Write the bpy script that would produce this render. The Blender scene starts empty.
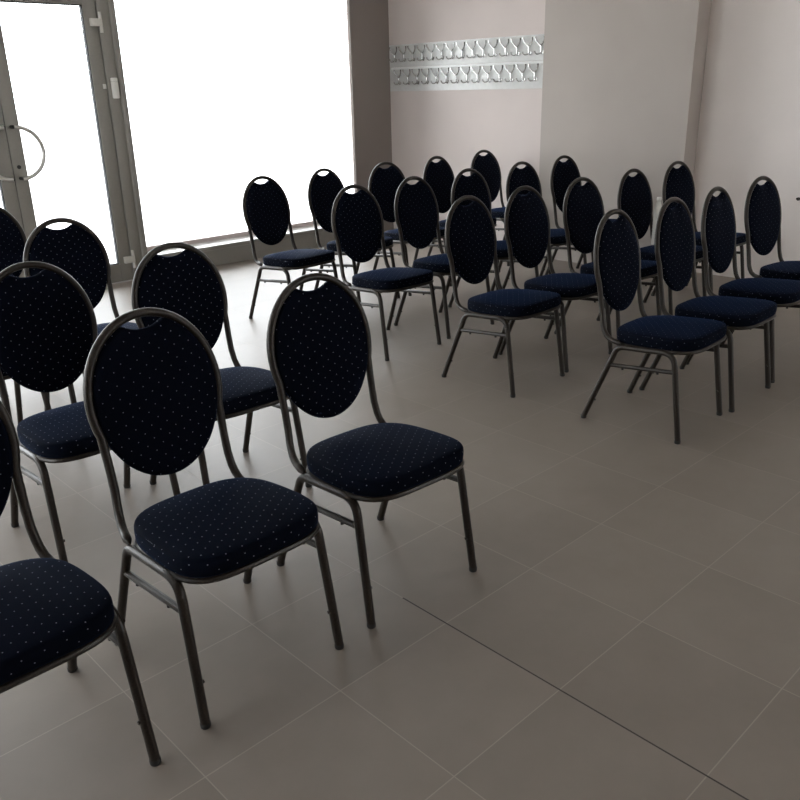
import bpy, bmesh, math
from mathutils import Vector, Matrix

C = bpy.context.scene.collection
scene = bpy.context.scene
U = 0.4                                   # one floor tile, in metres

# ------------------------------------------------------------------ materials
def new_mat(name):
    m = bpy.data.materials.new(name); m.use_nodes = True
    nt = m.node_tree
    return m, nt, nt.nodes['Principled BSDF']

def nd(nt, typ, **kw):
    n = nt.nodes.new(typ)
    for k, v in kw.items(): setattr(n, k, v)
    return n

def math_node(nt, op, a, b=None):
    n = nd(nt, 'ShaderNodeMath', operation=op)
    for i, v in enumerate((a, b)):
        if v is None: continue
        if isinstance(v, (int, float)): n.inputs[i].default_value = v
        else: nt.links.new(v, n.inputs[i])
    return n.outputs[0]

def plain(name, col, rough=0.6, metal=0.0, noise=0.0, nscale=20.0, spec=0.5, bump=0.0):
    m, nt, b = new_mat(name)
    b.inputs['Base Color'].default_value = (*col, 1)
    b.inputs['Roughness'].default_value = rough
    b.inputs['Metallic'].default_value = metal
    b.inputs['Specular IOR Level'].default_value = spec
    if noise or bump:
        tc = nd(nt, 'ShaderNodeTexCoord')
        nz = nd(nt, 'ShaderNodeTexNoise'); nz.inputs['Scale'].default_value = nscale
        nz.inputs['Detail'].default_value = 4
        nt.links.new(tc.outputs['Object'], nz.inputs['Vector'])
        if noise:
            mr = nd(nt, 'ShaderNodeMapRange')
            mr.inputs['From Min'].default_value = 0.3; mr.inputs['From Max'].default_value = 0.7
            mr.inputs['To Min'].default_value = 1 - noise; mr.inputs['To Max'].default_value = 1 + noise
            nt.links.new(nz.outputs['Fac'], mr.inputs['Value'])
            vm = nd(nt, 'ShaderNodeVectorMath', operation='SCALE')
            vm.inputs[0].default_value = col
            nt.links.new(mr.outputs[0], vm.inputs['Scale'])
            nt.links.new(vm.outputs[0], b.inputs['Base Color'])
        if bump:
            bp = nd(nt, 'ShaderNodeBump'); bp.inputs['Strength'].default_value = bump
            bp.inputs['Distance'].default_value = 0.002
            nt.links.new(nz.outputs['Fac'], bp.inputs['Height'])
            nt.links.new(bp.outputs[0], b.inputs['Normal'])
    return m

def fabric():
    """dark navy upholstery with a staggered lattice of tiny pale woven dots"""
    m, nt, b = new_mat('navy_dotted_fabric')
    tc = nd(nt, 'ShaderNodeTexCoord')
    sp = nd(nt, 'ShaderNodeSeparateXYZ'); nt.links.new(tc.outputs['Object'], sp.inputs[0])
    sn = nd(nt, 'ShaderNodeSeparateXYZ'); nt.links.new(tc.outputs['Normal'], sn.inputs[0])
    ax = [math_node(nt, 'ABSOLUTE', sn.outputs[i]) for i in range(3)]
    is_top = math_node(nt, 'GREATER_THAN', ax[2], 0.72)
    is_side = math_node(nt, 'GREATER_THAN', ax[0], 0.72)
    x, y, z = sp.outputs
    def mix(f, a, c):                       # f ? c : a
        inv = math_node(nt, 'SUBTRACT', 1.0, f)
        return math_node(nt, 'ADD', math_node(nt, 'MULTIPLY', inv, a), math_node(nt, 'MULTIPLY', f, c))
    u = mix(is_side, x, y); u = mix(is_top, u, x)
    v = mix(is_top, z, y)
    PU, PV = 0.045, 0.035
    def lattice(off):
        du = math_node(nt, 'DIVIDE', u, PU); dv = math_node(nt, 'DIVIDE', v, PV)
        fu = math_node(nt, 'SUBTRACT', math_node(nt, 'FRACT', math_node(nt, 'ADD', du, 100.0 + off)), 0.5)
        fv = math_node(nt, 'SUBTRACT', math_node(nt, 'FRACT', math_node(nt, 'ADD', dv, 100.0 + off)), 0.5)
        fu = math_node(nt, 'MULTIPLY', fu, PU); fv = math_node(nt, 'MULTIPLY', fv, PV)
        return math_node(nt, 'SQRT', math_node(nt, 'ADD', math_node(nt, 'MULTIPLY', fu, fu), math_node(nt, 'MULTIPLY', fv, fv)))
    d = math_node(nt, 'MINIMUM', lattice(0.0), lattice(0.5))
    dot = math_node(nt, 'LESS_THAN', d, 0.0014)
    nz = nd(nt, 'ShaderNodeTexNoise'); nz.inputs['Scale'].default_value = 350
    nt.links.new(tc.outputs['Object'], nz.inputs['Vector'])
    mx = nd(nt, 'ShaderNodeMix', data_type='RGBA')
    nt.links.new(dot, mx.inputs['Factor'])
    mx.inputs[6].default_value = (0.0022, 0.0035, 0.0082, 1)
    mx.inputs[7].default_value = (0.20, 0.205, 0.25, 1)
    nt.links.new(mx.outputs[2], b.inputs['Base Color'])
    b.inputs['Roughness'].default_value = 0.85
    b.inputs['Specular IOR Level'].default_value = 0.04
    b.inputs['Sheen Weight'].default_value = 0.07
    b.inputs['Sheen Roughness'].default_value = 0.30
    b.inputs['Sheen Tint'].default_value = (0.12, 0.33, 1.0, 1)
    bp = nd(nt, 'ShaderNodeBump'); bp.inputs['Strength'].default_value = 0.25
    bp.inputs['Distance'].default_value = 0.001
    nt.links.new(nz.outputs['Fac'], bp.inputs['Height']); nt.links.new(bp.outputs[0], b.inputs['Normal'])
    return m

OX, OY = 3.62365, 4.40509                 # a tile corner, in tiles
def floor_mat():
    m, nt, b = new_mat('greige_floor_tiles')
    tc = nd(nt, 'ShaderNodeTexCoord')
    sp = nd(nt, 'ShaderNodeSeparateXYZ'); nt.links.new(tc.outputs['Object'], sp.inputs[0])
    u = math_node(nt, 'SUBTRACT', math_node(nt, 'DIVIDE', sp.outputs[0], U), OX)
    v = math_node(nt, 'SUBTRACT', math_node(nt, 'DIVIDE', sp.outputs[1], U), OY)
    def line(c):
        f = math_node(nt, 'FRACT', math_node(nt, 'ADD', c, 100.5))
        return math_node(nt, 'ABSOLUTE', math_node(nt, 'SUBTRACT', f, 0.5))
    du, dv = line(u), line(v)
    W = 0.0035
    g = math_node(nt, 'MAXIMUM', math_node(nt, 'LESS_THAN', du, W), math_node(nt, 'LESS_THAN', dv, W))
    # one joint is dirtier than the rest
    near0 = math_node(nt, 'LESS_THAN', math_node(nt, 'ABSOLUTE', u), 0.006)
    dirty = math_node(nt, 'MULTIPLY', near0, math_node(nt, 'LESS_THAN', v, -0.55))
    cu, cv = math_node(nt, 'FLOOR', u), math_node(nt, 'FLOOR', v)
    cb = nd(nt, 'ShaderNodeCombineXYZ'); nt.links.new(cu, cb.inputs[0]); nt.links.new(cv, cb.inputs[1])
    wn = nd(nt, 'ShaderNodeTexWhiteNoise', noise_dimensions='3D'); nt.links.new(cb.outputs[0], wn.inputs['Vector'])
    nz = nd(nt, 'ShaderNodeTexNoise'); nz.inputs['Scale'].default_value = 2.6; nz.inputs['Detail'].default_value = 7
    nz.inputs['Roughness'].default_value = 0.62
    off = nd(nt, 'ShaderNodeVectorMath', operation='MULTIPLY_ADD')
    nt.links.new(wn.outputs['Color'], off.inputs[0]); off.inputs[1].default_value = (9, 9, 9)
    nt.links.new(tc.outputs['Object'], off.inputs[2]); nt.links.new(off.outputs[0], nz.inputs['Vector'])
    cr = nd(nt, 'ShaderNodeValToRGB')
    cr.color_ramp.elements[0].position = 0.3; cr.color_ramp.elements[0].color = (0.205, 0.174, 0.147, 1)
    cr.color_ramp.elements[1].position = 0.72; cr.color_ramp.elements[1].color = (0.245, 0.209, 0.180, 1)
    nt.links.new(nz.outputs['Fac'], cr.inputs[0])
    vr = nd(nt, 'ShaderNodeMapRange'); vr.inputs['To Min'].default_value = 0.975; vr.inputs['To Max'].default_value = 1.025
    nt.links.new(wn.outputs['Value'], vr.inputs['Value'])
    sc = nd(nt, 'ShaderNodeVectorMath', operation='SCALE')
    nt.links.new(cr.outputs[0], sc.inputs[0]); nt.links.new(vr.outputs[0], sc.inputs['Scale'])
    m1 = nd(nt, 'ShaderNodeMix', data_type='RGBA')
    nt.links.new(g, m1.inputs['Factor']); nt.links.new(sc.outputs[0], m1.inputs[6]); m1.inputs[7].default_value = (0.33, 0.29, 0.25, 1)
    m2 = nd(nt, 'ShaderNodeMix', data_type='RGBA')
    nt.links.new(dirty, m2.inputs['Factor']); nt.links.new(m1.outputs[2], m2.inputs[6]); m2.inputs[7].default_value = (0.06, 0.05, 0.045, 1)
    nt.links.new(m2.outputs[2], b.inputs['Base Color'])
    rr = nd(nt, 'ShaderNodeMapRange'); rr.inputs['To Min'].default_value = 0.40; rr.inputs['To Max'].default_value = 0.50
    nt.links.new(nz.outputs['Fac'], rr.inputs['Value'])
    m3 = nd(nt, 'ShaderNodeMix', data_type='FLOAT')
    nt.links.new(g, m3.inputs[0]); nt.links.new(rr.outputs[0], m3.inputs[2]); m3.inputs[3].default_value = 0.95
    nt.links.new(m3.outputs[0], b.inputs['Roughness'])
    b.inputs['Specular IOR Level'].default_value = 0.36
    bp = nd(nt, 'ShaderNodeBump', invert=True); bp.inputs['Strength'].default_value = 0.4; bp.inputs['Distance'].default_value = 0.0015
    nt.links.new(g, bp.inputs['Height']); nt.links.new(bp.outputs[0], b.inputs['Normal'])
    return m

def glass_mat():
    """thin clear window glass: passes daylight straight through, with a faint mirror reflection"""
    m = bpy.data.materials.new('clear_glass'); m.use_nodes = True
    nt = m.node_tree; nt.nodes.clear()
    out = nd(nt, 'ShaderNodeOutputMaterial'); t = nd(nt, 'ShaderNodeBsdfTransparent'); g = nd(nt, 'ShaderNodeBsdfGlossy')
    t.inputs[0].default_value = (0.97, 0.98, 0.98, 1); g.inputs['Roughness'].default_value = 0.02
    fr = nd(nt, 'ShaderNodeFresnel'); fr.inputs['IOR'].default_value = 1.3
    mx = nd(nt, 'ShaderNodeMixShader')
    nt.links.new(fr.outputs[0], mx.inputs[0]); nt.links.new(t.outputs[0], mx.inputs[1]); nt.links.new(g.outputs[0], mx.inputs[2])
    nt.links.new(mx.outputs[0], out.inputs[0])
    return m

FABRIC = fabric()
FRAME = plain('hammered_bronze_grey_steel', (0.022, 0.016, 0.011), 0.36, 0.3, noise=0.45, nscale=260, bump=0.25)
RUBBER = plain('black_plastic', (0.02, 0.019, 0.018), 0.6)
FLOOR = floor_mat()
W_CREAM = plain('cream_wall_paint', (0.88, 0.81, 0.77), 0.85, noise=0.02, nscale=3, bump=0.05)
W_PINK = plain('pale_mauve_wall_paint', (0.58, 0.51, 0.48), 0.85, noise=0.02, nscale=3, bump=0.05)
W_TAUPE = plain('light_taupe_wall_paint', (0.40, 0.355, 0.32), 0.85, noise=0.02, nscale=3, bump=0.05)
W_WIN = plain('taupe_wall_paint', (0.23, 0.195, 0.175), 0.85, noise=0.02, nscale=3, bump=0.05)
CEIL = plain('ceiling_white', (0.75, 0.73, 0.70), 0.9, noise=0.01, nscale=3)
ALU = plain('taupe_powder_coated_aluminium', (0.27, 0.255, 0.23), 0.5, 0.15, noise=0.03, nscale=60)
GASKET = plain('black_gasket', (0.03, 0.03, 0.03), 0.7)
SILL = plain('white_stone_sill', (0.88, 0.86, 0.84), 0.22, noise=0.03, nscale=40)
RAIL = plain('rail_with_rosy_glow', (0.62, 0.53, 0.51), 0.6, noise=0.02, nscale=40)  # pink glow from the window put into the bottom rail's colour
GLASS = glass_mat()
STEEL = plain('brushed_stainless_steel', (0.55, 0.53, 0.50), 0.28, 0.9, noise=0.05, nscale=90)
RACKM = plain('satin_galvanised_steel', (0.66, 0.655, 0.64), 0.5, 0.2, noise=0.04, nscale=30)
LIP_GLINT = plain('white_painted_glint', (0.86, 0.86, 0.85), 0.3, noise=0.01, nscale=40)  # window reflection on the rack lip, put into its colour as white
HOOKM = plain('polished_chrome', (0.52, 0.51, 0.50), 0.2, 1.0, noise=0.02, nscale=60)
LIGHTGREY = plain('pale_grey_hinge_metal', (0.62, 0.60, 0.56), 0.45, 0.2, noise=0.03, nscale=80)
WHITEP = plain('white_plastic', (0.78, 0.77, 0.73), 0.4, noise=0.02, nscale=90)
GROUND = plain('pale_paving', (0.55, 0.54, 0.52), 0.8, noise=0.06, nscale=2)

# ------------------------------------------------------------------ mesh helpers
def link_mesh(name, bm, mat, parent=None, smooth=True, angle=40):
    bmesh.ops.recalc_face_normals(bm, faces=bm.faces)
    me = bpy.data.meshes.new(name)
    if smooth:
        for f in bm.faces: f.smooth = True
        for e in bm.edges:
            if len(e.link_faces) == 2 and e.calc_face_angle(0) > math.radians(angle): e.smooth = False
    bm.to_mesh(me); bm.free()
    me.materials.append(mat)
    o = bpy.data.objects.new(name, me); C.objects.link(o)
    if parent: o.parent = parent
    return o

def box(bm, lo, hi, bev=0.0, seg=2):
    b = bmesh.new()
    bmesh.ops.create_cube(b, size=1)
    s = [hi[i] - lo[i] for i in range(3)]; c = [(hi[i] + lo[i]) / 2 for i in range(3)]
    for v in b.verts: v.co = Vector([v.co[i] * s[i] + c[i] for i in range(3)])
    if bev: bmesh.ops.bevel(b, geom=b.edges[:], offset=bev, segments=seg, affect='EDGES', profile=0.5)
    merge(bm, b)

def merge(bm, b):
    vs = {}
    for v in b.verts: vs[v] = bm.verts.new(v.co)
    for f in b.faces: bm.faces.new([vs[v] for v in f.verts])
    b.free()

def fillet(pts, rads, n=6):
    """round the inner corners of a polyline"""
    pts = [Vector(p) for p in pts]; out = [pts[0]]
    for i in range(1, len(pts) - 1):
        r = rads[i - 1]; p = pts[i]; a = (pts[i - 1] - p).normalized(); c = (pts[i + 1] - p).normalized()
        ang = a.angle(c); d = min(r / math.tan(ang / 2), (pts[i - 1] - p).length * .49 if i > 1 else 1e9, (pts[i + 1] - p).length * .49 if i < len(pts) - 2 else 1e9)
        p0, p1 = p + a * d, p + c * d
        for k in range(n + 1):
            t = k / n; out.append(p0 * (1 - t) ** 2 + p * 2 * t * (1 - t) + p1 * t * t)
    out.append(pts[-1]); return out

def sweep(bm, pts, r, n=10, closed=False, ry=None, caps=True):
    """round tube along a path, rotation-minimising frames"""
    pts = [Vector(p) for p in pts]; N = len(pts)
    tang = []
    for i in range(N):
        a = pts[(i - 1) % N] if (closed or i > 0) else pts[i]; c = pts[(i + 1) % N] if (closed or i < N - 1) else pts[i]
        tang.append((c - a).normalized())
    ref = Vector((0, 0, 1)) if abs(tang[0].z) < .9 else Vector((1, 0, 0))
    nrm = (ref - tang[0] * ref.dot(tang[0])).normalized(); rings = []
    for i in range(N):
        nrm = (nrm - tang[i] * nrm.dot(tang[i])).normalized(); bn = tang[i].cross(nrm)
        rr = r[i] if isinstance(r, (list, tuple)) else r
        rings.append([bm.verts.new(pts[i] + nrm * rr * math.cos(2 * math.pi * k / n) + bn * rr * math.sin(2 * math.pi * k / n)) for k in range(n)])
    for i in range(N if closed else N - 1):
        A, B = rings[i], rings[(i + 1) % N]
        for k in range(n): bm.faces.new((A[k], A[(k + 1) % n], B[(k + 1) % n], B[k]))
    if caps and not closed:
        bm.faces.new(rings[0][::-1]); bm.faces.new(rings[-1])

def cyl(bm, a, b, r, n=14): sweep(bm, [a, b], r, n)

def lathe(bm, prof, n=20, origin=(0, 0, 0)):
    rings = []; o = Vector(origin)
    for r, z in prof:
        rings.append([bm.verts.new(o + Vector((r * math.cos(2 * math.pi * k / n), r * math.sin(2 * math.pi * k / n), z))) for k in range(n)])
    for A, B in zip(rings, rings[1:]):
        for k in range(n): bm.faces.new((A[k], A[(k + 1) % n], B[(k + 1) % n], B[k]))
    bm.faces.new(rings[0][::-1]); bm.faces.new(rings[-1])

def empty(name, loc, rz=0.0):
    o = bpy.data.objects.new(name, None); C.objects.link(o)
    o.empty_display_size = 0.1; o.location = loc; o.rotation_euler = (0, 0, rz); return o

def tag(o, label, cat, group=None):
    o['label'] = label; o['category'] = cat
    if group: o['group'] = group
    return o

def struct(o, label=None):
    o['kind'] = 'structure'
    if label: o['label'] = label
    return o

def box_obj(name, lo, hi, mat, parent=None, bev=0.0):
    bm = bmesh.new(); box(bm, lo, hi, bev); return link_mesh(name, bm, mat, parent, smooth=bool(bev))

# ------------------------------------------------------------------ the chair
TL = 0.0128                                # leg tube radius
TR = 0.0118                                # tube radius
SL = 0.1767                                # lean of the back (dy/dz)
def back_y(z): return 0.416 + (z - 0.475) * SL
ZC, OA, OB = 0.7012, 0.186, 0.2145         # oval of the back frame (tube centreline)

def back_path():
    half = []
    for i in range(0, 25):                 # from the top of the oval down one side
        t = math.radians(90 - i * (110 / 24))
        x, z = OA * math.cos(t), ZC + OB * math.sin(t); half.append((x, back_y(z), z))
    low = [(0.1735, back_y(0.575), 0.575), (0.1725, back_y(0.53), 0.53), (0.173, back_y(0.48), 0.48), (0.1765, 0.408, 0.442),
           (0.1795, 0.399, 0.421), (0.1835, 0.385, 0.403), (0.189, 0.365, 0.3925), (0.1955, 0.340, 0.3885), (0.201, 0.318, 0.387), (0.203, 0.302, 0.382)]
    half += low
    return [(-x, y, z) for x, y, z in half[::-1]] + half[1:]

def seat_outline(n=72):
    """radius of the cushion outline about (0, 0.185): wide rounded front corners, narrower rounded back"""
    pts = []
    for k in range(n):
        a = 2 * math.pi * k / n; c, s = math.cos(a), math.sin(a)
        # superellipse whose half width shrinks towards the back
        e = 4.2 if s < 0 else 3.3
        hy = 0.212 if s < 0 else 0.196
        lo, hi = 0.0, 0.6
        for _ in range(40):
            r = (lo + hi) / 2; x, y = r * c, r * s
            hw = 0.206 - 0.016 * max(0.0, (y + 0.05) / 0.25) ** 1.5
            f = abs(x / hw) ** e + abs(y / hy) ** e
            if f > 1: hi = r
            else: lo = r
        pts.append((lo * c, lo * s + 0.185))
    return pts
SEAT = seat_outline()

def ring_solid(bm, rings, top, bottom):
    n = len(rings[0]); R = [[bm.verts.new(p) for p in ring] for ring in rings]
    for A, B in zip(R, R[1:]):
        for k in range(n): bm.faces.new((A[k], A[(k + 1) % n], B[(k + 1) % n], B[k]))
    t, b = bm.verts.new(top), bm.verts.new(bottom)
    for k in range(n):
        bm.faces.new((R[-1][k], R[-1][(k + 1) % n], t)); bm.faces.new((R[0][(k + 1) % n], R[0][k], b))

def tilt(y): return 0.006 - 0.06 * y        # the seat slopes down a little to the back

def make_chair():
    root = empty('banquet_chair', (0, 0, 0))
    # cushion
    bm = bmesh.new(); cx, cy = 0.0, 0.185; rings = []
    for s, z in ((0.90, 0.3965), (0.985, 0.3965), (0.998, 0.400), (1.004, 0.410), (1.006, 0.424), (1.002, 0.435), (0.996, 0.4400), (0.984, 0.4435), (0.966, 0.4455), (0.90, 0.4480), (0.75, 0.4515), (0.5, 0.4545), (0.25, 0.4560)):
        rings.append([(cx + (x - cx) * s, cy + (y - cy) * s, z + tilt(cy + (y - cy) * s)) for x, y in SEAT])
    ring_solid(bm, rings, (cx, cy, 0.4565 + tilt(cy)), (cx, cy, 0.3965 + tilt(cy)))
    seat = link_mesh('seat', bm, FABRIC, root, angle=60)
    # rim under the cushion
    bm = bmesh.new()
    sweep(bm, [(x * 0.985, cy + (y - cy) * 0.985, 0.3885 + tilt(cy + (y - cy) * 0.985)) for x, y in SEAT], 0.0085, 8, closed=True)
    for y in (0.07, 0.30):                  # cross bars under the board
        w = 0.205
        cyl(bm, (-w, y, 0.3795 + tilt(y)), (w, y, 0.3795 + tilt(y)), 0.008, 8)
    link_mesh('seat_frame', bm, FRAME, root)
    # oval pad, with the hand hold cut out of its top
    bm = bmesh.new(); n = 96; al = math.atan(SL); ca, sa = math.cos(al), math.sin(al)
    out = []
    for k in range(n):
        a = 2 * math.pi * k / n; c, s = math.cos(a), math.sin(a)
        A = 0.1785; B = 0.2065 if s > 0 else 0.2255
        r = 1 / math.sqrt((c / A) ** 2 + (s / B) ** 2)
        if s > 0.9:                         # lower edge of the hand hold
            lo, hi = 0.0, r
            for _ in range(30):
                m = (lo + hi) / 2; x, z = m * c, m * s
                if abs(x) < 0.058 and z > 0.1735 + 0.016 * (abs(x) / 0.055) ** 2.4: hi = m
                else: lo = m
            r = lo
        out.append((r * c, r * s))
    def pad_pt(x, s, t):                    # s along the lean, t out of the front
        s *= 1.0
        return (x, back_y(ZC) + s * SL - t * ca, ZC + s - t * sa)
    rings = []
    for sc, t in ((0.80, -0.0115), (0.93, -0.0110), (0.985, -0.008), (1.0, -0.003), (1.0, 0.003), (0.985, 0.0095), (0.955, 0.0145), (0.90, 0.0185), (0.75, 0.023), (0.5, 0.0255), (0.25, 0.0265)):
        rings.append([pad_pt(x * sc, s * sc, t) for x, s in out])
    ring_solid(bm, rings, pad_pt(0, 0, 0.027), pad_pt(0, 0, -0.0115))
    link_mesh('backrest', bm, FABRIC, root, angle=60)
    # one bent tube round the back and down to the side rails
    bm = bmesh.new(); bp_ = back_path(); sweep(bm, bp_, [0.004] + [TR] * (len(bp_) - 2) + [0.004], 12); link_mesh('back_frame', bm, FRAME, root)
    # two side frames: leg, rail, leg; a stretcher between the legs
    for sgn in (-1, 1):
        fx, rx, x0 = 0.213 * sgn, 0.216 * sgn, 0.204 * sgn
        F0, F1, R1, R0 = (fx, -0.004, 0.012), (x0, 0.054, 0.3885), (x0, 0.316, 0.3695), (rx, 0.455, 0.012)
        path = fillet([F0, F1, R1, R0], [0.06, 0.05], 8)
        iF = len(fillet([F0, F1, R1], [0.06], 8)) - 1      # end of the front corner
        bm = bmesh.new(); sweep(bm, path[:iF], TL, 10)
        p = Vector(F0).lerp(Vector(F1), 0.28); cyl(bm, p + Vector((-0.016 * sgn, 0, 0)), p, 0.005, 8)
        leg = link_mesh('leg', bm, FRAME, root)
        bm = bmesh.new(); lathe(bm, [(0.0118, 0), (0.0133, 0.003), (0.0133, 0.014), (0.0129, 0.015)], 12, (fx, -0.004, 0)); link_mesh('foot_cap', bm, RUBBER, leg)
        bm = bmesh.new(); sweep(bm, path[iF:], TL, 10)
        p = Vector(R0).lerp(Vector(R1), 0.26); cyl(bm, p + Vector((0, -0.017, -0.004)), p, 0.005, 8)
        leg = link_mesh('leg', bm, FRAME, root)
        bm = bmesh.new(); lathe(bm, [(0.0118, 0), (0.0133, 0.003), (0.0133, 0.014), (0.0129, 0.015)], 12, (rx, 0.456, 0)); link_mesh('foot_cap', bm, RUBBER, leg)
        bm = bmesh.new(); sweep(bm, path[iF - 1:iF + 1], TL, 10); link_mesh('side_rail', bm, FRAME, root)
        a = Vector(F0).lerp(Vector(F1), 0.785); c = Vector(R0).lerp(Vector(R1), 0.75)
        bm = bmesh.new(); sweep(bm, [a, c], 0.0095, 8); st = link_mesh('stretcher', bm, FRAME, root)
        for t in (0.25, 0.78):
            q = a.lerp(c, t); bm = bmesh.new(); cyl(bm, q + Vector((0, 0, -0.016)), q + Vector((0, 0, -0.004)), 0.0055, 8)
            link_mesh('bumper', bm, RUBBER, st)
    return root

def copy_tree(o, parent=None):
    c = o.copy(); C.objects.link(c)
    if parent is not None: c.parent = parent
    for ch in list(o.children): copy_tree(ch, c)
    return c

CHAIRS = [
    ('dotted navy chair in the front row before the door, first beside the open aisle', 1.4994, 1.5006, -0.0362),
    ('dotted navy chair in the front row before the door, second in from the aisle', 0.9475, 1.5029, -0.0036),
    ('dotted navy chair in the front row before the door, third in, only partly visible', 0.3764, 1.4847, 0.0037),
    ('dotted navy chair in the second row before the door, second in from the aisle', 0.9870, 2.4120, -0.0150),
    ('dotted navy chair in the second row before the door, first beside the aisle', 1.5010, 2.3563, -0.0267),
    ('dark oval chair in the third row before the door, second in, mostly hidden', 0.945, 3.39, 0.0),
    ('dark oval chair in the third row before the door, first beside the aisle', 1.4734, 3.3821, -0.0700),
    ('dark oval chair in the row closest to the door ring handle, cut off', 1.4650, 4.3000, 0.0001),
    ('navy chair in the front row before the plain cream wall, beside the aisle', 3.2769, 1.5283, 0.0484),
    ('navy chair in the front row before the plain cream wall, second from aisle', 3.7790, 1.5230, 0.0320),
    ('navy chair in the front row before the plain cream wall, third from aisle', 4.2990, 1.5560, 0.0300),
    ('navy chair in the front row before the plain cream wall, fourth from aisle', 4.8624, 1.5899, -0.0913),
    ('navy chair in the second row of the wall block, beside the aisle', 3.2396, 2.3897, 0.0171),
    ('navy chair in the second row of the wall block, second from the aisle', 3.7330, 2.4140, -0.0100),
    ('navy chair in the second row of the wall block, third from the aisle', 4.2698, 2.4156, -0.0496),
    ('navy chair with the water bottle on its seat, second row of the wall block', 4.8917, 2.4343, -0.0295),
    ('navy chair in the second row of the wall block, fifth from aisle, by pillar corner', 5.5177, 2.4735, -0.0680),
    ('blue-seated chair in the third row of the wall block, beside the aisle', 3.2180, 3.2788, -0.0116),
    ('blue-seated chair in the third row of the wall block, second from the aisle', 3.7700, 3.3200, 0.0200),
    ('black-backed chair in the third row of the wall block, third from the aisle', 4.3314, 3.3679, -0.0201),
    ('black-backed chair in the third row of the wall block, fourth from the aisle', 4.9461, 3.3955, -0.0299),
    ('black-backed chair in the third row of the wall block, fifth, before the pillar', 5.5527, 3.4454, -0.0113),
    ('bright blue-seated chair in the row by the window, standing beside the aisle', 3.2527, 4.2025, 0.0796),
    ('blue-seated chair in the row by the window, second from the aisle', 3.8593, 4.2724, 0.1301),
    ('blue-seated chair in the row by the window, third, before the bare wall strip', 4.3883, 4.2750, -0.0418),
    ('black-backed chair in the row by the window, fourth, under the coat hooks', 5.0275, 4.3000, 0.0580),
    ('black-backed chair in the row by the window, fifth, closest to the hook wall', 5.6943, 4.4007, -0.0198),
]
proto = make_chair()
for i, (lab, x, y, rz) in enumerate(CHAIRS):
    o = proto if i == 0 else copy_tree(proto)
    o.location = (x, y, 0); o.rotation_euler = (0, 0, rz)
    tag(o, lab, 'chair', 'banquet chairs set out in rows')

# ------------------------------------------------------------------ the room shell
YW = 16.0 * U                              # window wall, inner face
XR = 15.65 * U                             # cream wall
XK = 15.05 * U                             # wall with the coat hooks
XP, YP0, YP1 = 14.9 * U, 7.835 * U, 11.18 * U
XL, YB, HC = -3.6, -4.2, 2.95
TH = 0.16
WX0, WX1, WTOP = 7.955 * U, 13.80 * U, 2.62 # window opening
DX0 = 3.57 * U                             # start of the double door
struct(box_obj('floor', (XL - TH, YB - TH, -0.12), (XR + TH, YW + 0.02, 0), FLOOR), 'greige matt floor tiles with pale joints')
struct(box_obj('ceiling', (XL - TH, YB - TH, HC), (XR + TH, YW + 0.30, HC + 0.12), CEIL))
LY0, LY1, LZ0, LZ1 = 1.8, 5.4, 0.55, 2.62
bm = bmesh.new()
box(bm, (XL - TH, YB - TH, 0), (XL, LY0, HC)); box(bm, (XL - TH, LY1, 0), (XL, YW + 0.30, HC))
box(bm, (XL - TH, LY0, 0), (XL, LY1, LZ0)); box(bm, (XL - TH, LY0, LZ1), (XL, LY1, HC))
struct(link_mesh('wall_left', bm, W_CREAM, smooth=False))
w4 = struct(empty('added_window_left', (XL, 0, 0)))  # unseen window, added to brighten the right-hand wall
bm = bmesh.new(); box(bm, (-0.09, LY0, LZ0), (-0.082, LY1, LZ1)); link_mesh('pane', bm, GLASS, w4, smooth=False)
bm = bmesh.new()
for k in range(5):
    y = LY0 + k * (LY1 - LY0 - 0.06) / 4; box(bm, (-0.11, y, LZ0), (-0.05, y + 0.06, LZ1))
box(bm, (-0.11, LY0, LZ0), (-0.05, LY1, LZ0 + 0.06)); box(bm, (-0.11, LY0, LZ1 - 0.06), (-0.05, LY1, LZ1))
link_mesh('window_frame', bm, ALU, w4, smooth=False)
FX0, FX1, FZ0, FZ1 = 4.4, 6.1, 0.4, 2.7
bm = bmesh.new()
box(bm, (XL, YB - TH, 0), (FX0, YB, HC)); box(bm, (FX1, YB - TH, 0), (XR, YB, HC))
box(bm, (FX0, YB - TH, 0), (FX1, YB, FZ0)); box(bm, (FX0, YB - TH, FZ1), (FX1, YB, HC))
struct(link_mesh('wall_front', bm, W_CREAM, smooth=False))
w5 = struct(empty('added_window_front', (0, YB, 0)))  # unseen window behind the camera, added as fill light
bm = bmesh.new(); box(bm, (FX0, -0.09, FZ0), (FX1, -0.082, FZ1)); link_mesh('pane', bm, GLASS, w5, smooth=False)
bm = bmesh.new()
for k in range(2):
    x = FX0 + k * (FX1 - FX0 - 0.06); box(bm, (x, -0.11, FZ0), (x + 0.06, -0.05, FZ1))
box(bm, (FX0, -0.11, FZ0), (FX1, -0.05, FZ0 + 0.06)); box(bm, (FX0, -0.11, FZ1 - 0.06), (FX1, -0.05, FZ1))
link_mesh('window_frame', bm, ALU, w5, smooth=False)
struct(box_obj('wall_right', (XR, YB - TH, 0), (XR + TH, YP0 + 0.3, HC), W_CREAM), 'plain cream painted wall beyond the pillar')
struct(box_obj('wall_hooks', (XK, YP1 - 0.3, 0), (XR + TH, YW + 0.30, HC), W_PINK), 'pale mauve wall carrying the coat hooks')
bm = bmesh.new()                           # the pillar, its reveal slightly splayed
f = [(XP, YP0), (XP, YP1), (XR + 0.05, YP1), (XR + 0.05, 7.995 * U + 0.008)]
lo = [bm.verts.new((x, y, 0)) for x, y in f]; hi = [bm.verts.new((x, y, HC)) for x, y in f]
for k in range(4): bm.faces.new((lo[k], lo[(k + 1) % 4], hi[(k + 1) % 4], hi[k]))
bm.faces.new(lo[::-1]); bm.faces.new(hi)
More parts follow.
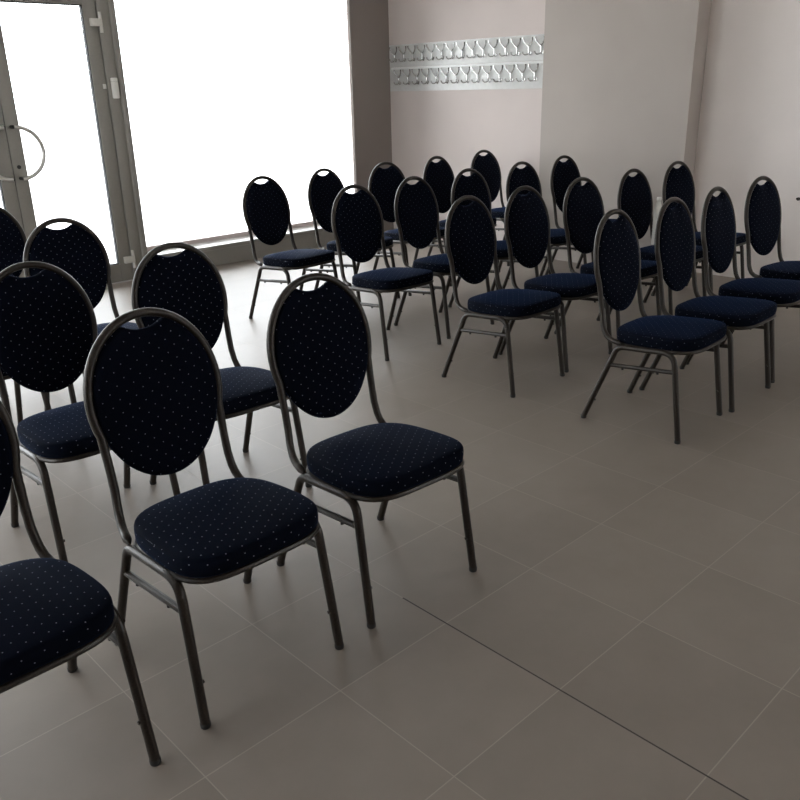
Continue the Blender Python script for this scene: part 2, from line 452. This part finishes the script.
struct(link_mesh('wall_pillar', bm, W_TAUPE, smooth=False), 'broad taupe pillar standing proud of the walls')

bm = bmesh.new()                           # window wall: pier by the corner, lintels, pier and spandrel towards the left
box(bm, (WX1, YW, 0), (WX1 + 0.22, YW + 0.03, HC)); box(bm, (WX1 + 0.22, YW, 0), (XK, YW + 0.30, HC))
box(bm, (XL, YW, WTOP), (WX1, YW + 0.30, HC)); box(bm, (WX1, YW + 0.03, WTOP), (WX1 + 0.22, YW + 0.30, HC))
box(bm, (XL, YW, 0), (-2.6, YW + 0.30, WTOP))
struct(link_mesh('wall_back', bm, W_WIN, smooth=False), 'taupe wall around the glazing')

def framed(name, x0, x1, kick, with_sill):
    """fixed glazing: kick panel, sill, bottom rail, side and top frames, pane"""
    w = struct(empty(name, ((x0 + x1) / 2, YW, 0)))
    cx = (x0 + x1) / 2
    def part(nm, lo, hi, m, bev=0.0):
        return box_obj(nm, (lo[0] - cx, lo[1] - YW, lo[2]), (hi[0] - cx, hi[1] - YW, hi[2]), m, w, bev)
    part('kick_panel', (x0, YW, 0), (min(x1, WX1), YW + 0.03, kick - 0.038), ALU)
    part('sill_nosing', (x0, YW - 0.003, kick - 0.035), (min(x1, WX1), YW + 0.03, kick - 0.004), ALU, 0.002)
    bm = bmesh.new()                        # sill board rising a little towards the glass
    q = [(YW + 0.004, kick - 0.004), (YW + 0.004, kick), (YW + 0.125, kick + 0.022), (YW + 0.125, kick - 0.004)]
    a = [bm.verts.new((x0 - cx, y - YW, z)) for y, z in q]; b = [bm.verts.new((x1 - cx, y - YW, z)) for y, z in q]
    for k in range(4): bm.faces.new((a[k], a[(k + 1) % 4], b[(k + 1) % 4], b[k]))
    bm.faces.new(a[::-1]); bm.faces.new(b)
    link_mesh('window_sill', bm, SILL, w, smooth=False)
    g = YW + 0.12
    part('bottom_rail', (x0, g, kick + 0.022), (x1, g + 0.05, kick + 0.058), RAIL, 0.002)
    bm = bmesh.new()
    for lo, hi in (((x0, g, kick + 0.058), (x0 + 0.012, g + 0.05, WTOP)), ((x1 - 0.012, g, kick + 0.058), (x1, g + 0.05, WTOP)), ((x0, g, WTOP - 0.05), (x1, g + 0.05, WTOP))):
        box(bm, (lo[0] - cx, lo[1] - YW, lo[2]), (hi[0] - cx, hi[1] - YW, hi[2]))
    link_mesh('window_frame', bm, ALU, w, smooth=False)
    part('pane', (x0 + 0.012, g + 0.02, kick + 0.055), (x1 - 0.012, g + 0.028, WTOP - 0.05), GLASS)
    return w
KICK = 0.178
struct(framed('window_1', WX0, WX1 + 0.22, KICK, True), 'wide shop window over a low dark kick panel')
framed('window_2', -2.6, DX0 - 0.16, KICK, True)
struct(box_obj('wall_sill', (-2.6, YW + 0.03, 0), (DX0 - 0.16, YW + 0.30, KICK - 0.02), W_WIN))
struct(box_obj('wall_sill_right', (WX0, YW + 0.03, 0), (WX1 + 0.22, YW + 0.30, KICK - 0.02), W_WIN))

# mullion between door and window; frame post carrying the hinges
bm = bmesh.new(); box(bm, (7.84 * U, YW - 0.022, 0), (7.955 * U, YW + 0.14, WTOP), 0.012, 3)
struct(link_mesh('trim_1', bm, ALU), 'rounded taupe mullion between the door and the window')
bm = bmesh.new(); box(bm, (7.615 * U, YW, 0), (7.845 * U, YW + 0.12, WTOP), 0.003)
struct(link_mesh('trim_2', bm, ALU), 'taupe door post with the hinges')
bm = bmesh.new(); box(bm, (DX0 - 0.16, YW, 0), (DX0 - 0.006, YW + 0.12, WTOP), 0.004)
struct(link_mesh('trim_3', bm, ALU))
DTOP = 2.20
bm = bmesh.new(); box(bm, (DX0 - 0.006, YW + 0.005, DTOP + 0.006), (7.615 * U, YW + 0.12, DTOP + 0.066), 0.003); box(bm, (DX0 - 0.006, YW + 0.005, WTOP - 0.05), (7.615 * U, YW + 0.12, WTOP))
struct(link_mesh('trim_4', bm, ALU), 'header bar over the double door')
bm = bmesh.new(); box(bm, (DX0, YW + 0.05, DTOP + 0.066), (7.615 * U, YW + 0.058, WTOP - 0.05))
w3 = struct(empty('window_3', (0, 0, 0))); link_mesh('pane', bm, GLASS, w3, smooth=False)
bm = bmesh.new(); box(bm, (DX0 - 0.006, YW + 0.02, 0), (7.615 * U, YW + 0.16, 0.006), 0.001)
struct(link_mesh('trim_5', bm, STEEL))

def leaf(name, x0, x1, meet):
    """glazed door leaf; meet is the side (-1/+1) where the two leaves meet"""
    d = struct(empty(name, ((x0 + x1) / 2, YW, 0))); cx = (x0 + x1) / 2
    y0, y1 = 0.012, 0.070
    sw_l, sw_r = (0.094, 0.100) if meet < 0 else (0.100, 0.094)
    zb, zt = 0.152, 2.076
    bm = bmesh.new()
    box(bm, (x0 - cx, y0, 0.010), (x0 - cx + sw_l, y1, DTOP), 0.003)
    box(bm, (x1 - cx - sw_r, y0, 0.010), (x1 - cx, y1, DTOP), 0.003)
    box(bm, (x0 - cx + sw_l, y0, 0.010), (x1 - cx - sw_r, y1, zb), 0.003)
    box(bm, (x0 - cx + sw_l, y0, zt), (x1 - cx - sw_r, y1, DTOP), 0.003)
    link_mesh('leaf_frame', bm, ALU, d)
    bm = bmesh.new()
    for lo, hi in (((x0 - cx + sw_l, zb), (x0 - cx + sw_l + .006, zt)), ((x1 - cx - sw_r - .006, zb), (x1 - cx - sw_r, zt)), ((x0 - cx + sw_l, zb), (x1 - cx - sw_r, zb + .006)), ((x0 - cx + sw_l, zt - .006), (x1 - cx - sw_r, zt))):
        box(bm, (lo[0], 0.022, lo[1]), (hi[0], 0.060, hi[1]))
    link_mesh('gasket', bm, GASKET, d, smooth=False)
    box_obj('pane', (x0 - cx + sw_l, 0.036, zb), (x1 - cx - sw_r, 0.044, zt), GLASS, d)
    # half-round pull handle on the meeting stile
    hx = (x0 - cx + 0.030) if meet < 0 else (x1 - cx - 0.016)
    zc, R = 1.072, 0.180
    s = -meet
    pts = [(hx, y0, zc + R), (hx, y0 - 0.052, zc + R)]
    arc = [(hx + s * 0.01 + s * R * 1.0 * math.sin(math.radians(t)), y0 - 0.052, zc + R * math.cos(math.radians(t))) for t in range(0, 181, 6)]
    bm = bmesh.new(); sweep(bm, arc, 0.0145, 12)
    h = link_mesh('pull_handle', bm, STEEL, d)
    for z in (zc + R, zc - R):
        bm = bmesh.new(); cyl(bm, (hx + s * .008, y0, z), (hx + s * .008, y0 - 0.055, z), 0.011, 12)
        link_mesh('standoff', bm, GASKET, h)
    return d, cx
MEET = 5.585 * U
d1, cx = leaf('door_1', MEET + 0.003, 7.60 * U, -1); d1['label'] = 'glazed door leaf hinged beside the window'
bm = bmesh.new(); cyl(bm, (5.70 * U - cx, 0.013, 0.972), (5.70 * U - cx, 0.006, 0.972), 0.014, 16)
link_mesh('lock_cylinder', bm, GASKET, d1)
for zt, zb in ((2.03, 1.888), (0.252, 0.108)):
    zm = (zt + zb) / 2; bm = bmesh.new()
    bx = 7.632 * U - cx
    for a, b in ((zt, zm + 0.026), (zm - 0.026, zb)):
        cyl(bm, (bx, -0.012, a), (bx, -0.012, b), 0.0125, 14)
    box(bm, (7.44 * U - cx, -0.020, zm - 0.026), (bx + 0.012, 0.013, zm + 0.026), 0.004)
    link_mesh('hinge', bm, LIGHTGREY, d1)
d2, _ = leaf('door_2', DX0, MEET - 0.003, 1); d2['label'] = 'glazed door leaf farther from the window'

# alarm contact on the mullion, with its magnet on the door
bm = bmesh.new(); box(bm, (-0.024, -0.034, -0.075), (0.024, 0.0, 0.075), 0.008, 3)
s = empty('door_sensor', (7.735 * U, YW + 0.001, 1.498)); link_mesh('housing', bm, WHITEP, s)
bm = bmesh.new(); box(bm, (-0.0245, -0.0348, 0.046), (0.0245, -0.003, 0.047), 0.001); link_mesh('seam', bm, GASKET, s)
tag(s, 'white plastic door sensor box on the dark post between door and window', 'sensor')
bm = bmesh.new(); box(bm, (-0.012, -0.012, -0.017), (0.012, 0.0, 0.017), 0.003)
o = link_mesh('sensor_magnet', bm, WHITEP); o.location = (7.555 * U, YW + 0.0125, 1.512)
tag(o, 'tiny white magnet fixed to the door edge beside the sensor box', 'magnet')

# ------------------------------------------------------------------ coat hooks
def make_hook(parent, y, z, name='hook'):
    bm = bmesh.new()
    P = lambda u, w, n: (-n, -u, w)         # u right along the wall, w up, n out of the wall
    sweep(bm, [P(0, -0.050, 0.004), P(0, -0.046, 0.012), P(0, -0.02, 0.014), P(0, 0.012, 0.014)], 0.0075, 8)
    for s in (-1, 1):
        arm = [P(0, 0.006, 0.013), P(s * 0.012, 0.016, 0.015), P(s * 0.029, 0.032, 0.020), P(s * 0.041, 0.047, 0.025), P(s * 0.047, 0.062, 0.029), P(s * 0.048, 0.080, 0.031)]
        sweep(bm, arm, [0.007, 0.0065, 0.006, 0.006, 0.0065, 0.0075], 8)
        low = [P(0, -0.044, 0.012), P(s * 0.014, -0.054, 0.018), P(s * 0.030, -0.056, 0.026), P(s * 0.042, -0.046, 0.032), P(s * 0.046, -0.030, 0.034)]
        sweep(bm, low, [0.006, 0.0055, 0.0055, 0.0055, 0.0065], 8)
    h = link_mesh(name, bm, HOOKM, parent); h.location = (0, y, z); return h

def rack(zlo, zhi, ys, label, lip_top):
    y0, y1 = YP1 + 0.004, YW - 0.006
    r = empty('coat_rack', (XK + 0.001, (y0 + y1) / 2, zlo)); L = (y1 - y0) / 2; H = zhi - zlo
    bm = bmesh.new(); box(bm, (-0.006, -L, 0), (0, L, H), 0.002)
    link_mesh('back_plate', bm, RACKM, r)
    bm = bmesh.new()
    if lip_top:
        box(bm, (-0.017, -L, H - 0.018), (-0.005, L - 0.03, H + 0.002), 0.003); link_mesh('edge_strip', bm, LIP_GLINT, r)  # lip coloured white in place of the window's glint
    else: bm.free()
    first = None
    for y in ys:
        if first is None: first = make_hook(r, y - (y0 + y1) / 2, H - 0.098); first.location.x = -0.006
        else:
            h = first.copy(); C.objects.link(h); h.parent = r; h.location = (-0.006, y - (y0 + y1) / 2, H - 0.098)
    return tag(r, label, 'coat rack', 'coat hook panels on the wall')
rack(4.095 * U, 4.605 * U, [(15.765 - i * 0.3165) * U for i in range(15)], 'upper galvanised coat hook panel of fifteen branching hooks on the pale wall', False)
rack(3.545 * U, 4.085 * U, [(15.64 - i * 0.320) * U for i in range(14)], 'lower galvanised coat hook panel of fourteen hooks, window glint painted along its top', True)

# ------------------------------------------------------------------ small things
def bottle(x, y, z):
    m, nt, b = new_mat('clear_bottle_plastic')
    b.inputs['Base Color'].default_value = (0.88, 0.86, 0.80, 1); b.inputs['Roughness'].default_value = 0.2
    b.inputs['Alpha'].default_value = 0.75
    r = empty('water_bottle', (x, y, z))
    bm = bmesh.new(); prof = [(0.030, 0), (0.036, 0.004), (0.037, 0.02)]
    for k in range(7): prof += [(0.0355, 0.045 + k * 0.022), (0.037, 0.055 + k * 0.022)]
    prof += [(0.036, 0.215), (0.030, 0.243), (0.020, 0.266), (0.0135, 0.276), (0.013, 0.284)]
    prof = [(max(0.013, r_ * 0.74), h_ * 1.027) for r_, h_ in prof]; lathe(bm, prof, 24); link_mesh('body', bm, m, r)
    bm = bmesh.new(); lathe(bm, [(0.0135, 0.287), (0.015, 0.289), (0.015, 0.305), (0.0135, 0.308)], 20); link_mesh('cap', bm, WHITEP, r)
    return tag(r, 'clear water bottle with a white cap standing on a chair seat', 'bottle')
bottle(12.415 * U, 6.892 * U, 0.4430)

p = empty('wall_peg', (XR - 0.0005, 5.93 * U, 0.635))
bm = bmesh.new(); cyl(bm, (0, 0, 0), (-0.006, 0, 0), 0.012, 16); link_mesh('base', bm, FRAME, p)
bm = bmesh.new(); cyl(bm, (-0.004, 0, 0), (-0.028, 0, 0.004), 0.008, 12); link_mesh('knob', bm, FRAME, p)
tag(p, 'small dark peg on the plain cream wall', 'peg')

# ------------------------------------------------------------------ outdoors and light
struct(box_obj('ground', (-60, -40, -0.40), (70, 90, -0.125), GROUND))

wd = bpy.data.worlds.new('sky'); scene.world = wd; wd.use_nodes = True
wn = wd.node_tree; bg = wn.nodes['Background']
tc = nd(wn, 'ShaderNodeTexCoord'); sp = nd(wn, 'ShaderNodeSeparateXYZ'); wn.links.new(tc.outputs['Generated'], sp.inputs[0])
mr = nd(wn, 'ShaderNodeMapRange', interpolation_type='SMOOTHSTEP')   # overcast sky: brighter overhead than at the horizon
mr.inputs['From Min'].default_value = 0.12; mr.inputs['From Max'].default_value = 0.60
mr.inputs['To Min'].default_value = 6.0; mr.inputs['To Max'].default_value = 11.0
wn.links.new(sp.outputs[2], mr.inputs['Value']); wn.links.new(mr.outputs[0], bg.inputs[1])
bg.inputs[0].default_value = (0.93, 0.965, 1.005, 1)

def portal(name, x0, x1, z0, z1, y):
    l = bpy.data.lights.new(name, 'AREA'); l.shape = 'RECTANGLE'; l.size = x1 - x0; l.size_y = z1 - z0
    l.cycles.is_portal = True
    o = bpy.data.objects.new(name, l); C.objects.link(o); o.location = ((x0 + x1) / 2, y, (z0 + z1) / 2)
    o.rotation_euler = (-math.pi / 2, 0, 0)
    return o
portal('daylight_window', WX0, WX1 + 0.2, KICK, WTOP, YW + 0.2)
portal('daylight_door', DX0, 7.6 * U, 0, WTOP, YW + 0.2)
portal('daylight_side_window', -2.6, DX0 - 0.16, KICK, WTOP, YW + 0.2)

pl = bpy.data.lights.new('daylight_added_left', 'AREA'); pl.shape = 'RECTANGLE'; pl.size = LZ1 - LZ0; pl.size_y = LY1 - LY0; pl.cycles.is_portal = True  # portal for the added left window
po = bpy.data.objects.new('daylight_added_left', pl); C.objects.link(po); po.location = (XL - 0.13, (LY0 + LY1) / 2, (LZ0 + LZ1) / 2); po.rotation_euler = (0, -math.pi / 2, 0)

fl_ = portal('daylight_added_front', FX0, FX1, FZ0, FZ1, YB - 0.13); fl_.rotation_euler = (math.pi / 2, 0, 0)  # portal for the added window behind the camera

# ------------------------------------------------------------------ camera
F, PITCH, ROLL, YAW, HT = 817.682, 0.365478, -0.024121, 0.757324, 3.64183 * U
cy, sy, cp, sp = math.cos(YAW), math.sin(YAW), math.cos(PITCH), math.sin(PITCH)
fw = Vector((sy * cp, cy * cp, -sp)); rt = Vector((cy, -sy, 0)); up = rt.cross(fw)
r2 = rt * math.cos(ROLL) + up * math.sin(ROLL); u2 = up * math.cos(ROLL) - rt * math.sin(ROLL)
cam = bpy.data.cameras.new('camera'); cam.sensor_width = 36; cam.lens = 36 * F / 800; cam.clip_start = 0.05; cam.clip_end = 300
co = bpy.data.objects.new('camera', cam); C.objects.link(co)
M = Matrix((r2, u2, -fw)).transposed().to_4x4(); M.translation = (0, 0, HT); co.matrix_world = M
scene.camera = co

vs = scene.view_settings
vs.view_transform = 'Standard'; vs.look = 'None'; vs.gamma = 1.0; vs.use_curve_mapping = False
vs.exposure = 0.27
scene.cycles.diffuse_bounces = 6
scene.cycles.use_denoising = True
